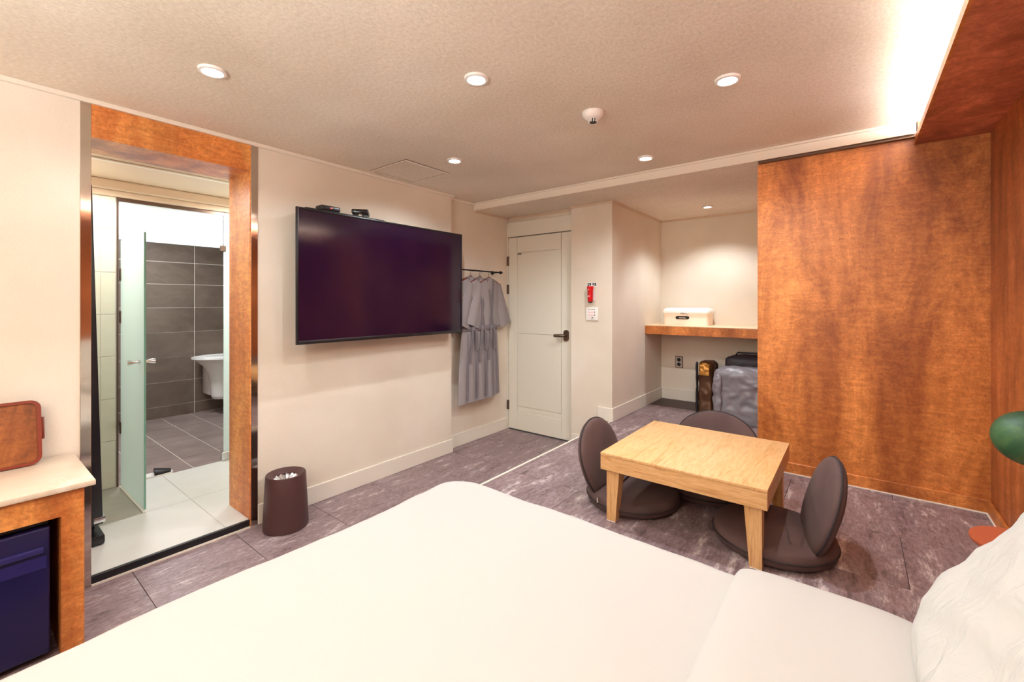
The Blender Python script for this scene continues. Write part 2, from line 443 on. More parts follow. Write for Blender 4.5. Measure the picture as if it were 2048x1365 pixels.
# entry side walls and ceiling
struct('wall_entry_left', bx(-4.1, XW - .31, .30, .36, 0, 2.2), M['wall'])
struct('wall_entry_right', bx(-4.1, XW - .25, 2.0, 2.06, 0, 2.2), M['wall'])
struct('ceiling_entry', bx(-4.2, XW - .25, .28, 2.06, 2.2, 2.26), M['trim_d'])
for zz, xx in ((2.165, -3.98), (2.14, -4.04), (2.11, -4.075)):
    pass
struct('trim_entry_cornice', bx(-4.1, -4.05, .36, 2.0, 2.13, 2.2, bev=.012, seg=3), M['trim_d'])
struct('trim_entry_cornice_lower', bx(-4.1, -4.075, .36, 2.0, 2.088, 2.13, bev=.006, seg=2), M['trim_d'])
struct('trim_entry_bead', bx(-3.52, -3.49, .36, 2.0, 2.188, 2.2, bev=.004, seg=1), M['trim'])
# cream tiled wall left of the glass door
XG = -4.1
cw = struct('wall_entry_tiled', bx(XG - .08, XG - .006, .2, .722, 0, 2.09), M['grout_l'])
for y0_, y1_ in ((.34, .638), (.638, .718)):
    z = -.10 + ZB
    zs = [ZB, .375, .671, .969, 1.263, 1.557, 1.862, 2.088]
    for a, b in zip(zs, zs[1:]):
        fin(bx(XG - .006, XG, y0_ + .0015, y1_ - .0015, a + .0015, b - .0015, bev=.001, seg=1), 'tile', M['wall_tile'], cw, 0)
struct('trim_entry_jamb', bx(XG - .08, XG + .003, .722, .732, ZB, 2.085), M['bronze'])
struct('trim_entry_head', bx(XG - .03, XG + .004, .722, 2.0, 2.062, 2.088), M['bronze'])
# ------------------------------------------------------------------ bathroom shell
XBK = -6.2
bf = struct('floor_bathroom', bx(XBK, XG, .2, 2.7, -.05, .026), M['grout_l'])
tiles(bf, XBK, XG - .02, .36, 2.7, .57, .278, .030, .003, M['bath_tile'], gap=.0032, stagger=False)
bw = struct('wall_bathroom_back', bx(XBK - .08, XBK - .006, .2, 2.7, 0, 2.35), M['grout_l'])
zs = [.03, .162, .436, .716, 1.003, 1.287, 1.556, 1.81, 2.08]
for k in range(5):
    y0_ = 1.792 - .57 * 2 + .57 * k - .0
    for a, b in zip(zs, zs[1:]):
        if y0_ < 2.7:
            fin(bx(XBK - .006, XBK, y0_ + .0035, min(y0_ + .57, 2.7) - .0035, a + .0035, b - .0035, bev=.001, seg=1), 'tile', M['dark_tile'], bw, 0)
fin(bx(XBK - .006, XBK + .001, .2, 2.7, 2.082, 2.35), 'upper_band', M['white_wall'], bw, 0)
struct('wall_bathroom_left', bx(XBK, XG - .08, .14, .2, 0, 2.35), M['dark_tile'])
struct('wall_bathroom_right', bx(XBK, XG, 2.7, 2.76, 0, 2.35), M['dark_tile'])
struct('ceiling_bathroom', bx(XBK - .08, XG, .14, 2.76, 2.35, 2.4), M['white_wall'])
bl = thing('bathroom_ceiling_light', 'square white ceiling light in the bathroom behind the frosted glass', 'ceiling light', (-5.2, 1.1, 2.30))
fin(bx(-5.4, -5.0, .9, 1.3, 2.30, 2.35, bev=.01), 'diffuser', M['panel'], bl)
# glass partition: fixed upper panel, side panel, open door
gp = thing('glass_transom', 'frosted glass panel fixed above the bathroom door opening', 'glass panel', (XG, 1.05, 1.79))
fin(bx(XG - .012, XG - .002, .735, 1.382, 1.792, 2.062, bev=.001, seg=1), 'pane', M['frost_top'], gp, 0)
fin(bx(XG - .014, XG, .735, 1.382, 1.789, 1.7915), 'polished_edge', M['ink'], gp, 0)
gs = thing('glass_side_panel', 'tall frosted glass panel standing right of the bathroom opening', 'glass panel', (XG, 1.7, ZB))
fin(bx(XG - .012, XG - .002, 1.39, 1.995, ZB + .02, 2.062, bev=.001, seg=1), 'pane', M['frost'], gs, 0)
fin(bx(XG - .022, XG + .012, 1.362, 1.402, 1.765, 1.812, bev=.002, seg=1), 'clamp', M['bronze'], gs, 0)
fin(bx(XG - .03, XG + .02, 1.37, 1.48, ZB, ZB + .07, bev=.003, seg=1), 'floor_bracket', M['chrome'], gs, 0)
gd = thing('glass_door', 'frosted green-tinted glass bathroom door standing open', 'door', (-3.79, .745, ZB))
fin(bx(-4.09, -3.482, .742, .752, ZB + .012, 1.785, bev=.001, seg=1), 'pane', M['frost'], gd, 0)
fin(bx(-3.4825, -3.481, .742, .752, ZB + .012, 1.785), 'polished_edge', M['glass_edge'], gd, 0)
for z in (1.50, 1.20, .42):
    fin(bx(-4.105, -4.075, .736, .756, z, z + .085, bev=.002, seg=1), 'hinge', M['bronze'], gd, 0)
kb = nb()
lathe(kb, [(.006, 0), (.010, .004), (.012, .012), (.008, .02), (.016, .055), (.018, .062), (.0, .064)], (-3.56, .752, .97), 16, 'y', cap1=False)
fin(kb, 'knob', M['chrome'], gd)
kb = nb()
lathe(kb, [(.006, 0), (.010, -.004), (.012, -.012), (.008, -.02), (.016, -.055), (.018, -.062), (.0, -.064)], (-3.56, .742, .97), 16, 'y', cap1=False)
fin(kb, 'knob', M['chrome'], gd)
struct('trim_door_seal', bx(-4.09, -3.46, .732, .744, ZB, ZB + .006), M['trim'])

# wash basin
sk = thing('wash_basin', 'white trumpet-shaped wash basin fixed on the dark tiled wall', 'sink', (-5.85, 1.97, .21))
b = nb()
lathe(b, [(.075, .215), (.10, .22), (.115, .26), (.125, .40), (.145, .52), (.19, .61), (.26, .68), (.295, .70), (.295, .712), (.275, .712), (.23, .68), (.12, .63), (.03, .615)], (-5.90, 1.99, 0), 40, 'z', sx=1.0, sy=1.05)
fin(b, 'basin', M['ceramic'], sk, 60)
fin(bx(-6.199, -5.98, 1.87, 2.11, .25, .70, bev=.02), 'wall_bracket', M['ceramic'], sk)
fin(lathe(nb(), [(.022, .618), (.022, .624), (.0, .625)], (-5.90, 1.99, 0), 16, cap1=False), 'drain', M['chrome'], sk)
# slipper
sl = thing('bathroom_slipper', 'black slipper with a pale sole beside the open glass door', 'slipper', (-4.16, .93, .030))
def shoe(t): return (.13 * math.cos(t), .045 * math.sin(t) * (1 + .15 * math.cos(t)))
mt = trans((-4.16, .93, .030), rz=PI / 2 * .9)
fin(slab_poly(nb(), [shoe(2 * PI * i / 28) for i in range(28)], .0, .022, mt), 'sole', M['ceramic'], sl)
b = nb(); rings = []
for k in range(6):
    u = .015 + .02 * k; wv = .045 * math.sqrt(max(.05, 1 - (u / .13) ** 2)) * 1.0
    rings.append([mt @ Vector((u, wv * math.cos(a), .022 + (.045 - .025 * k / 5) * math.sin(a))) for a in [PI * i / 10 for i in range(11)]])
loft(b, rings, False, False, False)
fin(b, 'strap', M['black'], sl)

# tall black framed mirror leaning in the entry
mr = thing('standing_mirror', 'tall black framed mirror leaning just inside the bathroom entry, seen edge-on', 'mirror', (-3.42, .47, ZB))
sh = Matrix.Identity(4); sh[1][2] = -.024; sh.translation = Vector((0, .024 * ZB, 0))
fin(bx(-3.64, -3.175, .44, .508, .16, 1.97, bev=.004, mtx=sh), 'frame', M['black'], mr)
fin(bx(-3.61, -3.235, .508, .511, .2, 1.93, mtx=sh), 'glass', M['black_gloss'], mr, 0)
fin(bx(-3.60, -3.18, .43, .515, ZB, ZB + .055, bev=.012), 'foot', M['black'], mr)
fin(bx(-3.5, -3.3, .45, .49, ZB + .05, .162), 'post', M['black'], mr, 0)
fin(bx(-3.28, -3.172, .47, .518, .17, .20, bev=.003, mtx=sh), 'latch', M['chrome'], mr)

# ------------------------------------------------------------------ entrance door in the far corner
DY = 3.67
d1 = struct('door_1', bx(-2.81, -2.25, DY + .012, DY + .04, .012, 2.03), M['door'])
def dp(name, x0, x1, z0, z1, dy=0): return fin(bx(x0, x1, DY + dy, DY + .04, z0, z1, bev=.002, seg=1), name, M['door'], d1, 0)
dp('stile', -2.915, -2.803, .012, 2.03); dp('stile', -2.257, -2.145, .012, 2.03)
dp('panel', -2.799, -2.261, 1.869, 2.03); dp('panel', -2.797, -2.263, 1.023, 1.862, .004); dp('panel', -2.797, -2.263, .258, 1.018, .004)
dp('rail', -2.801, -2.259, .206, .25, .008); dp('panel', -2.801, -2.259, .012, .202)
for z in (1.735, 1.435, .205):
    o = fin(bx(-2.932, -2.905, DY - .012, DY + .003, z, z + .10, bev=.003, seg=1), 'hinge', M['bronze'], d1, 0)
fin(bx(-2.79, -2.745, DY - .002, DY + .002, 1.848, 1.858), 'name_tag', M['ink'], d1, 0)
hd = fin(slab_poly(nb(), rrect(.056, .105, .024), 0, .014, trans((-2.197, DY, 1.025), rx=PI / 2)), 'handle_plate', M['bronze'], d1)
hb = nb(); tube(hb, [(-2.20, DY - .01, 1.025), (-2.20, DY - .045, 1.025), (-2.215, DY - .055, 1.025), (-2.305, DY - .055, 1.022)], [.014, .013, .016, .015], 10)
fin(hb, 'lever', M['bronze'], hd)
struct('trim_door_head', bx(XR, -2.095, DY - .01, DY + .09, 2.038, 2.19, bev=.003, seg=1), M['door'])
struct('trim_door_jamb_left', bx(XR, -2.918, DY - .006, DY + .09, 0, 2.038), M['door'])
struct('trim_door_jamb_right', bx(-2.140, -2.106, DY - .012, DY + .09, 0, 2.038, bev=.003, seg=1), M['trimb'])

# ------------------------------------------------------------------ ceiling fittings
dl_lab = {0: 'round downlight above the bathroom opening', 1: 'round downlight in the middle of the ceiling, above the bed',
          2: 'round downlight nearest the glowing cove, above the table', 3: 'round downlight beside the square ceiling hatch',
          4: 'round downlight close to the beam in front of the alcove', 5: 'added unseen fill light behind the camera', 6: 'round downlight above the pillows'}
def downlight(x, y, z, lab, s=1):
    t = thing('downlight', lab, 'downlight', (x, y, z - .012), 'recessed ceiling downlights')
    fin(lathe(nb(), [(.036 * s, z - .008), (.040 * s, z - .012), (.050 * s, z - .010), (.052 * s, z - .0005), (.036 * s, z - .0005)], (x, y, 0), 32, cap0=False, cap1=False), 'trim_ring', M['panel'], t)
    fin(lathe(nb(), [(.0, z - .0065), (.036 * s, z - .0065), (.036 * s, z - .003), (0, z - .003)], (x, y, 0), 32, cap0=False, cap1=False), 'lens', M['emit'], t)
for i, (x, y) in enumerate(DOWNLIGHTS_AND_FILL[:5]): downlight(x, y, CEIL, dl_lab[i])
downlight(-1.087, 4.362, LOWC, 'round downlight in the alcove ceiling over the shelf', .9)
sd = thing('smoke_detector', 'white round smoke detector with dark vents on the ceiling', 'smoke detector', (-1.046, 2.006, CEIL - .05))
fin(lathe(nb(), [(.0, CEIL - .036), (.03, CEIL - .036), (.042, CEIL - .028), (.052, CEIL - .016), (.055, CEIL - .006), (.055, CEIL - .0005)], (-1.046, 2.006, 0), 32, cap0=False, cap1=False), 'body', M['panel'], sd)
fin(lathe(nb(), [(.0, CEIL - .052), (.018, CEIL - .052), (.021, CEIL - .046), (.020, CEIL - .036)], (-1.046, 2.006, 0), 24, cap0=False, cap1=False), 'sensor', M['ink'], sd)
b = nb()
for k in range(10):
    a = 2 * PI * k / 10
    box(b, -.003, .003, .019, .024, -.052, -.034, mtx=trans((-1.046, 2.006, CEIL), rz=a))
o = fin(b, 'vent_ribs', M['panel'], sd, 0)
o['kind'] = 'stuff'
ht = thing('ceiling_hatch', 'square papered access hatch in the ceiling near the television wall', 'hatch', (-2.585, 2.085, CEIL - .006))
fin(bx(-2.768, -2.402, 1.912, 2.268, CEIL - .005, CEIL - .0005, bev=.001, seg=1), 'door_panel', M['ceil'], ht, 0)
M['hatch_gap'] = mat('hatch_gap', (120, 96, 78), .8)
for a in ((-2.79, -2.776, 1.89, 2.29), (-2.394, -2.38, 1.89, 2.29), (-2.776, -2.394, 1.89, 1.904), (-2.776, -2.394, 2.276, 2.29)):
    fin(bx(*a, CEIL - .008, CEIL - .0005, bev=.001, seg=1), 'frame', M['trim'] if a[0] == -2.394 else M['ceil'], ht, 0)
fin(bx(-2.793, -2.377, 1.887, 2.293, CEIL - .0035, CEIL - .0002), 'gap', M['hatch_gap'], ht, 0)

# ------------------------------------------------------------------ television
TX, TY0, TY1, TZ0, TZ1 = -2.70, 1.306, 2.744, 1.084, 1.937
tv = thing('television', 'large flat black television mounted on the beige wall', 'television', (TX, 2.055, TZ0))
fin(bx(TX - .036, TX - .004, TY0 + .01, TY1 - .01, TZ0 + .01, TZ1 - .01, bev=.008), 'back_case', M['black'], tv)
fin(bx(TX - .003, TX + .001, TY0 + .013, TY1 - .013, TZ0 + .024, TZ1 - .013), 'screen', M['screen'], tv, 0)
for n_, a in (('bezel', (TY0, TY0 + .013, TZ0, TZ1)), ('bezel', (TY1 - .013, TY1, TZ0, TZ1)), ('bezel', (TY0 + .013, TY1 - .013, TZ1 - .013, TZ1)), ('bezel', (TY0 + .013, TY1 - .013, TZ0, TZ0 + .024))):
    fin(bx(TX - .012, TX + .006, *a, bev=.003), n_, M['black'], tv)
fin(bx(XW, TX - .036, 1.8, 2.3, 1.35, 1.7, bev=.003), 'wall_mount', M['black_metal'], tv)
fin(bx(TX - .045, TX + .002, TY0 + .06, TY0 + .64, TZ1 + .001, TZ1 + .006, bev=.001, seg=1), 'top_shelf', M['black'], tv, 0)
sb = thing('set_top_box', 'small black box with a red light on top of the television', 'set-top box', (TX - .02, 1.53, TZ1 + .006))
fin(bx(TX - .075, TX + .005, 1.465, 1.60, TZ1 + .007, TZ1 + .040, bev=.009, seg=3), 'body', M['black'], sb)
fin(bx(TX + .005, TX + .007, 1.53, 1.538, TZ1 + .022, TZ1 + .027), 'light', M['led'], sb, 0)
s2 = thing('media_player', 'larger black device turned at an angle on top of the television', 'media box', (TX - .02, 1.76, TZ1 + .006))
mt = trans((TX - .035, 1.775, TZ1 + .008), rz=math.radians(-38))
fin(bx(-.08, .065, -.055, .055, .013, .045, bev=.008, seg=3, mtx=mt), 'body', M['black'], s2)
fin(bx(.066, .070, -.04, .04, .02, .038, bev=.001, mtx=mt), 'front_panel', M['black_gloss'], s2)
fin(lathe(nb(), [(.012, 0), (.012, .014)], tuple(mt @ Vector((.03, 0, 0))), 16), 'foot', M['panel'], s2)
fin(lathe(nb(), [(.012, 0), (.012, .014)], tuple(mt @ Vector((-.05, 0, 0))), 16), 'foot', M['black'], s2)

# ------------------------------------------------------------------ rod, hangers and robes
RX, RZ = XR + .09, 1.648
rd = thing('garment_rod', 'thin black clothes rod fixed on the wall beside the door', 'clothes rod', (RX, 3.16, RZ))
fin(tube(nb(), [(RX, 2.80, RZ), (RX, 3.47, RZ)], .007, 12), 'rod', M['black_metal'], rd)
for yy in (2.86, 3.42):
    fin(tube(nb(), [(XR, yy, RZ), (RX, yy, RZ)], .006, 10), 'bracket', M['black_metal'], rd)
    fin(lathe(nb(), [(.02, 0), (.02, .006)], (XR, yy, RZ), 20, 'x'), 'wall_plate', M['black_metal'], rd)
fin(lathe(nb(), [(.009, 3.44), (.016, 3.442), (.016, 3.452), (.006, 3.454), (.005, 3.48), (0, 3.485)], (RX, 0, RZ), 16, 'y', cap1=False), 'end_knob', M['black_metal'], rd)

def ring(cx, cy, z, a, b_, n=40, fold=0, ph=0, tilt=0, k=9):
    out = []
    for i in range(n):
        t = 2 * PI * i / n
        x = a * math.cos(t)
        q = fold * .030 * (math.sin(x * 58 + ph) * .6 + math.sin(x * 31 + ph * 1.7) * .6)
        out.append(Vector((cx + x * (1 + fold * .05 * math.sin(3 * t)), cy + b_ * math.sin(t) + q, z + tilt * math.cos(t))))
    return out
def make_robe(seed=0):
    hg = thing('coat_hanger', 'x', 'hanger', (0, 0, 0), 'wooden hangers on the rod')
    b = nb()
    pts = [(-.19, 0, -.115), (-.15, 0, -.085), (-.06, -.0, -.055), (0, 0, -.038), (.06, 0, -.055), (.15, 0, -.085), (.19, 0, -.115)]
    tube(b, pts, [.010, .012, .013, .016, .013, .012, .010], 10)
    fin(b, 'shoulder_bar', M['hanger'], hg)
    hk = [(0, 0, -.03), (0, 0, .0)] + [(.0 + .016 - .016 * math.cos(a), 0, .014 * 1 + .018 * math.sin(a) - .0) for a in [0, .6, 1.2, 1.8, 2.4, 3.0, 3.5]]
    fin(tube(nb(), hk, .0022, 6), 'hook', M['bronze'], hg)
    rb = thing('bathrobe', 'x', 'bathrobe', (0, 0, -1.18), 'grey robes on the rod')
    o0 = ORI[rb.name]
    Z = lambda z: z
    # body: levels below the hanger
    lv = [(-.036, .045, .018, 0), (-.052, .075, .020, 0), (-.075, .135, .022, 0), (-.10, .185, .024, .03), (-.14, .19, .026, .06), (-.25, .175, .028, .10), (-.38, .155, .028, .14),
          (-.50, .135, .026, .18), (-.54, .130, .025, .20), (-.60, .14, .028, .24), (-.75, .155, .030, .30), (-.95, .165, .032, .36), (-1.12, .172, .034, .42), (-1.20, .176, .034, .45)]
    rings = [ring(0, 0, z, a, b_, 56, f * .9, seed + z * 1.5, .010 if z < -1 else 0) for z, a, b_, f in lv]
    fin(loft(nb(), rings), 'body', M['robe'], rb, 80)
    # sleeves
    for s in (-1, 1):
        rr = []
        for k in range(9):
            u = k / 8
            cx = s * (.150 + .125 * u); cz = -.10 - .40 * u
            a = .055 + .040 * u; bb = .018 + .008 * u
            ang = s * math.radians(18)
            rg = []
            for i in range(28):
                t = 2 * PI * i / 28
                px, py = a * math.cos(t), bb * math.sin(t) * (1 + .18 * math.sin(4 * t + seed + 2 * u))
                rg.append(Vector((cx + px * math.cos(ang), py - .008 * u, cz + px * math.sin(ang) * 1.0)))
            rr.append(rg)
        inner = [(p - sum(rr[-1], Vector()) / 28) * .88 + sum(rr[-1], Vector()) / 28 + Vector((0, 0, .004)) for p in rr[-1]]
        deep = [p + Vector((-s * .01, 0, .07)) for p in inner]
        deep = [(p - sum(deep, Vector()) / 28) * .8 + sum(deep, Vector()) / 28 for p in deep]
        fin(loft(nb(), rr + [inner, deep]), 'sleeve', M['robe'], rb, 70)
    # crossed collar bands
    for s in (-1, 1):
        b = nb(); rr = []
        for k in range(8):
            u = k / 7
            x = s * (.045 * (1 - u) ** .9 - .02 * u * 1.2); z = -.045 - .46 * u
            y = -(.018 + .014 * math.sin(min(1, u * 1.8) * PI / 2)) - (.003 if s > 0 else 0)
            w2 = .017
            rr.append([Vector((x - w2, y, z)), Vector((x + w2, y, z)), Vector((x + w2, y + .012, z)), Vector((x - w2, y + .012, z))])
        fin(loft(b, rr), 'collar', M['robe2'], rb, 30)
    for x0_, x1_ in ((-.07, -.085), (.02, .03), (.075, .095)):      # open pleats in the skirt
        fin(tube(nb(), [(x0_ + (x1_ - x0_) * k / 6, -.026 - .006 * k / 6, -.57 - .60 * k / 6) for k in range(7)], [.004, .007, .009, .010, .010, .010, .008], 8), 'pleat', M['robe2'], rb)
    # belt with a knot and two ends
    b = nb(); rr = []
    for z in (-.545, -.535, -.505, -.495):
        k = .0 if z in (-.545, -.495) else .006
        rr.append(ring(0, 0, z, .134 + k, .032 + k, 40, .05, 0))
    bl_ = fin(loft(b, rr), 'belt', M['robe2'], rb, 60)
    fin(pad(nb(), lambda t: (.028 * math.cos(t), .032 * math.sin(t)), .012, .016, trans((-.01, -.042, -.52), rx=PI / 2), 5, n=20), 'knot', M['robe2'], bl_)
    for dx, L_ in ((-.028, .30), (.018, .20)):
        b = nb(); rr = []
        for k in range(7):
            u = k / 6
            x = dx * (1 + 1.2 * u); z = -.53 - L_ * u; y = -.050 - .006 * math.sin(u * 6)
            rr.append([Vector((x - .014, y, z)), Vector((x + .014, y - .003, z)), Vector((x + .014, y + .004, z)), Vector((x - .014, y + .006, z))])
        fin(loft(b, rr), 'belt_end', M['robe2'], bl_, 30)
    return hg, rb
def copy_tree(o, parent=None):
    c = o.copy(); COL.objects.link(c)
    if parent is not None: c.parent = parent
    for ch in list(o.children): copy_tree(ch, c)
    return c
hg0, rb0 = make_robe(1.0)
spots = [(3.265, 'frontmost grey bathrobe, beside the door, belt knotted at the waist', 'hanger of the robe nearest the door'),
         (3.135, 'middle one of the three grey bathrobes on the rod', 'hanger of the middle robe'),
         (3.005, 'grey bathrobe nearest the television, partly hidden by its edge', 'hanger of the robe nearest the television')]
ROT = math.radians(95.5)
for i, (yy, lab, hl) in enumerate(spots):
    h_, r_ = (hg0, rb0) if i == 0 else (copy_tree(hg0), copy_tree(rb0))
    zt = RZ - .026
    for q in (h_, r_): q.rotation_euler = (0, 0, ROT)
    h_.location = (RX, yy, zt); r_.location = (RX, yy, zt - 1.18)
    h_['label'] = 'brown wooden ' + hl; r_['label'] = lab

# ------------------------------------------------------------------ torch and control panel on the corridor wall
WY = 3.6
tc = thing('emergency_torch', 'red emergency torch in its holder on the beige wall', 'torch', (-1.885, WY, 1.345))
fin(bx(-1.915, -1.858, WY - .006, WY, 1.36, 1.50, bev=.002, seg=1), 'holder', M['panel'], tc, 0)
b = nb(); lathe(b, [(.0, 1.346), (.018, 1.348), (.023, 1.358), (.024, 1.40), (.025, 1.45), (.030, 1.475), (.030, 1.492), (0, 1.494)], (-1.886, WY - .036, 0), 24, cap0=False, cap1=False)
fin(b, 'body', M['redplastic'], tc)
fin(lathe(nb(), [(.0, 1.342), (.018, 1.343), (.020, 1.352), (.019, 1.358)], (-1.886, WY - .036, 0), 24, cap0=False, cap1=False), 'end_cap', M['ink'], tc)
fin(lathe(nb(), [(.004, 0), (.004, -.003), (0, -.003)], (-1.890, WY - .063, 1.462), 12, 'y', cap1=False), 'button', M['panel'], tc)
fin(bx(-1.896, -1.880, WY - .0625, WY - .0595, 1.396, 1.408), 'printed_mark', M['pink'], tc, 0)
sg = thing('torch_sign', 'small white sign with dark green print above the red torch', 'sign', (-1.885, WY, 1.495))
fin(bx(-1.936, -1.836, WY - .004, WY, 1.485, 1.528), 'plate', M['panel'], sg, 0)
for a in ((-1.931, -1.895), (-1.882, -1.845)):
    fin(bx(*a, WY - .0052, WY - .004, 1.496, 1.522), 'printed_block', M['green_ink'], sg, 0)
for a in (-1.925, -1.912, -1.876, -1.860):
    fin(bx(a, a + .004, WY - .006, WY - .0052, 1.500, 1.518), 'printed_stroke', M['panel'], sg, 0)
cp = thing('room_control_panel', 'white square control panel below the red torch', 'wall panel', (-1.885, WY, 1.18))
fin(bx(-1.945, -1.822, WY - .014, WY, 1.180, 1.300, bev=.006, seg=3), 'plate', M['panel'], cp)
pr = [(-1.915, -1.895, 1.281, 1.285, 'ink'), (-1.888, -1.850, 1.281, 1.285, 'ink'), (-1.884, -1.868, 1.207, 1.212, 'ink'), (-1.892, -1.864, 1.193, 1.196, 'ink')]
for zz in (1.252, 1.226):
    for xx in (-1.914, -1.896, -1.878):
        pr.append((xx, xx + .012, zz, zz + .008, 'pink'))
    pr.append((-1.858, -1.851, zz - .002, zz + .012, 'ink'))
for a, b_, c, d, m_ in pr:
    fin(bx(a, b_, WY - .0152, WY - .014, c, d), 'printed_mark', M[m_], cp, 0)

# ------------------------------------------------------------------ alcove shelf, bread bin, socket, bags
shf = thing('alcove_shelf', 'orange wood shelf across the alcove with a pale top', 'shelf', (-1.09, 4.61, 1.025))
fin(bx(-1.69, -.487, 4.37, 4.848, 1.025, 1.108, bev=.001, seg=1), 'board', M['orange'], shf, 0)
M['shelf_top'] = mat('pale_veneer', (240, 208, 170), .3)
fin(bx(-1.69, -.487, 4.368, 4.848, 1.108, 1.116, bev=.001, seg=1), 'top_sheet', M['shelf_top'], shf, 0)
bb = thing('bread_bin', 'cream metal bread bin with a white rounded lid on the shelf', 'bread bin', (-1.36, 4.70, 1.116))
b = nb(); slab_poly(b, rrect(.44, .22, .03), 0, .118, trans((-1.36, 4.70, 1.1165)))
fin(b, 'body', M['enamel'], bb)
b = nb(); rr = []
for z, g in ((.116, .008), (.128, .012), (.136, .010), (.150, .008), (.164, -.004), (.171, -.022), (.173, -.05)):
    pts = rrect(.44 + 2 * g, .22 + 2 * g, .035 + max(g, -.03) * .5)
    rr.append([Vector((-1.36 + x, 4.70 + y, 1.1165 + z)) for x, y in pts])
fin(loft(b, rr), 'lid', M['enamel_lid'], bb, 50)
fin(bx(-1.40, -1.325, 4.573, 4.581, 1.228, 1.242, bev=.002), 'latch', M['chrome'], bb)
def stad(w_, h_): return [(x, y) for x, y in rrect(w_, h_, h_ / 2 - .0001, 8)]
mt = trans((-1.385, 4.5895, 1.190), rx=PI / 2)
fin(slab_poly(nb(), stad(.135, .034), -.0008, .0012, mt), 'label_plate', M['black'], bb)
b = nb(); tube(b, [(-1.42, 4.588, 1.184), (-1.41, 4.572, 1.190), (-1.36, 4.572, 1.190), (-1.35, 4.588, 1.184)], .005, 8)
fin(b, 'handle', M['chrome'], bb)
ok = thing('power_socket', 'double power socket in a dark frame under the shelf', 'socket', (-1.495, 4.85, .64))
fin(bx(-1.536, -1.457, 4.842, 4.85, .640, .765, bev=.002, seg=1), 'frame', M['bronze'], ok, 0)
fin(bx(-1.529, -1.464, 4.839, 4.843, .648, .757, bev=.001, seg=1), 'plate', mat('grey_plastic', (190, 180, 172), .4), ok, 0)
for z in (.677, .727):
    fin(lathe(nb(), [(.0, -.0005), (.020, -.0005), (.020, .001), (0, .001)], (-1.4965, 4.8385, z), 20, 'y', cap0=False, cap1=False), 'outlet_hole', M['black'], ok)

def cloth_bag(x0, x1, y0, y1, z0, z1, amp, freq, seed, taper=0, shoulder=.07, p=6, sag=0):
    """soft box: superellipse levels pushed about by creases"""
    cx, cy, ax, ay = (x0 + x1) / 2, (y0 + y1) / 2, (x1 - x0) / 2, (y1 - y0) / 2
    n, rings = 96, []
    lv = [0, .01] + [.01 + .99 * k / 34 for k in range(1, 35)]
    H = z1 - z0
    def shape(h):
        z = z0 + h * H; up = max(0, (z - (z1 - shoulder)) / shoulder)
        return (1 - up ** 2.2 * .35) * (1 - taper * h) * (.985 if h == 0 else 1), z
    ends = [(shape(h)) for h in lv] + [(.45, z1 + .004), (.12, z1 + .006)]
    for q, z in ends:
        rg = []
        for i in range(n):
            t = 2 * PI * i / n; c, s_ = math.cos(t), math.sin(t)
            k = (abs(c) ** p + abs(s_) ** p) ** (-1 / p)
            x, y = ax * k * c * q, ay * k * s_ * q
            pt = Vector((x + seed, y, z)) * freq
            d = (1 - abs(noise.noise(pt) * 2.4)) * .7 + (1 - abs(noise.noise(pt * 2.2 + Vector((3, 1, 2))) * 2.6)) * .45 - .55
            d *= amp * min(1, (z - z0) / .06 + .05)
            l = math.hypot(c, s_ * 1.0)
            dd = Vector((c * abs(c) ** 1.5, s_ * abs(s_) ** 1.5, 0)); dd = dd.normalized() if dd.length else dd
            rg.append(Vector((cx + x + dd.x * d, cy + y + dd.y * d, max(z0, z + (d * .6 - sag * (x / ax) ** 2 if z > z1 - shoulder else 0)))))
        rings.append(rg)
    return loft(nb(), rings)
def seam_on(x0, x1, y, zs, amp=0): return [(x0 + (x1 - x0) * k / (len(zs) - 1), y, z) for k, z in enumerate(zs)]
gb = thing('grey_bag', 'crumpled grey nylon storage bag standing under the shelf', 'bag', (-.80, 4.34, P))
fin(cloth_bag(-1.02, -.53, 4.19, 4.46, P + .001, .765, .022, 7.5, 3, .05), 'body', M['bag_gray'], gb, 70)
fin(cloth_bag(-.985, -.925, 4.165, 4.22, P + .001, .70, .012, 9, 4, .05, p=3), 'side_pocket', M['bag_gray'], gb, 70)
bn = thing('brown_bag', 'bronze satin garment bag with a gold corner left of the grey bag', 'bag', (-1.15, 4.5, P))
fin(cloth_bag(-1.20, -1.055, 4.42, 4.70, P + .001, .775, .014, 6, 9, .12, .05), 'body', M['bag_brown'], bn, 70)
fin(cloth_bag(-1.17, -1.075, 4.385, 4.425, .655, .765, .010, 14, 4, .05, .02, p=5), 'gold_corner', M['bag_gold'], bn, 70)
fin(cloth_bag(-1.205, -1.185, 4.40, 4.43, P + .001, .77, .006, 8, 2, 0, .02, p=3), 'piping', M['black'], bn, 70)
bk = thing('black_suitcase', 'black soft suitcase behind the grey bag under the shelf', 'suitcase', (-.78, 4.64, P))
fin(cloth_bag(-.99, -.53, 4.53, 4.80, P + .001, .84, .010, 5, 6, .03, .05, p=8), 'body', M['bag_black'], bk, 70)
fin(tube(nb(), [(-.90, 4.62, .835), (-.88, 4.62, .868), (-.68, 4.62, .872), (-.66, 4.62, .835)], .009, 8), 'handle', M['black'], bk)

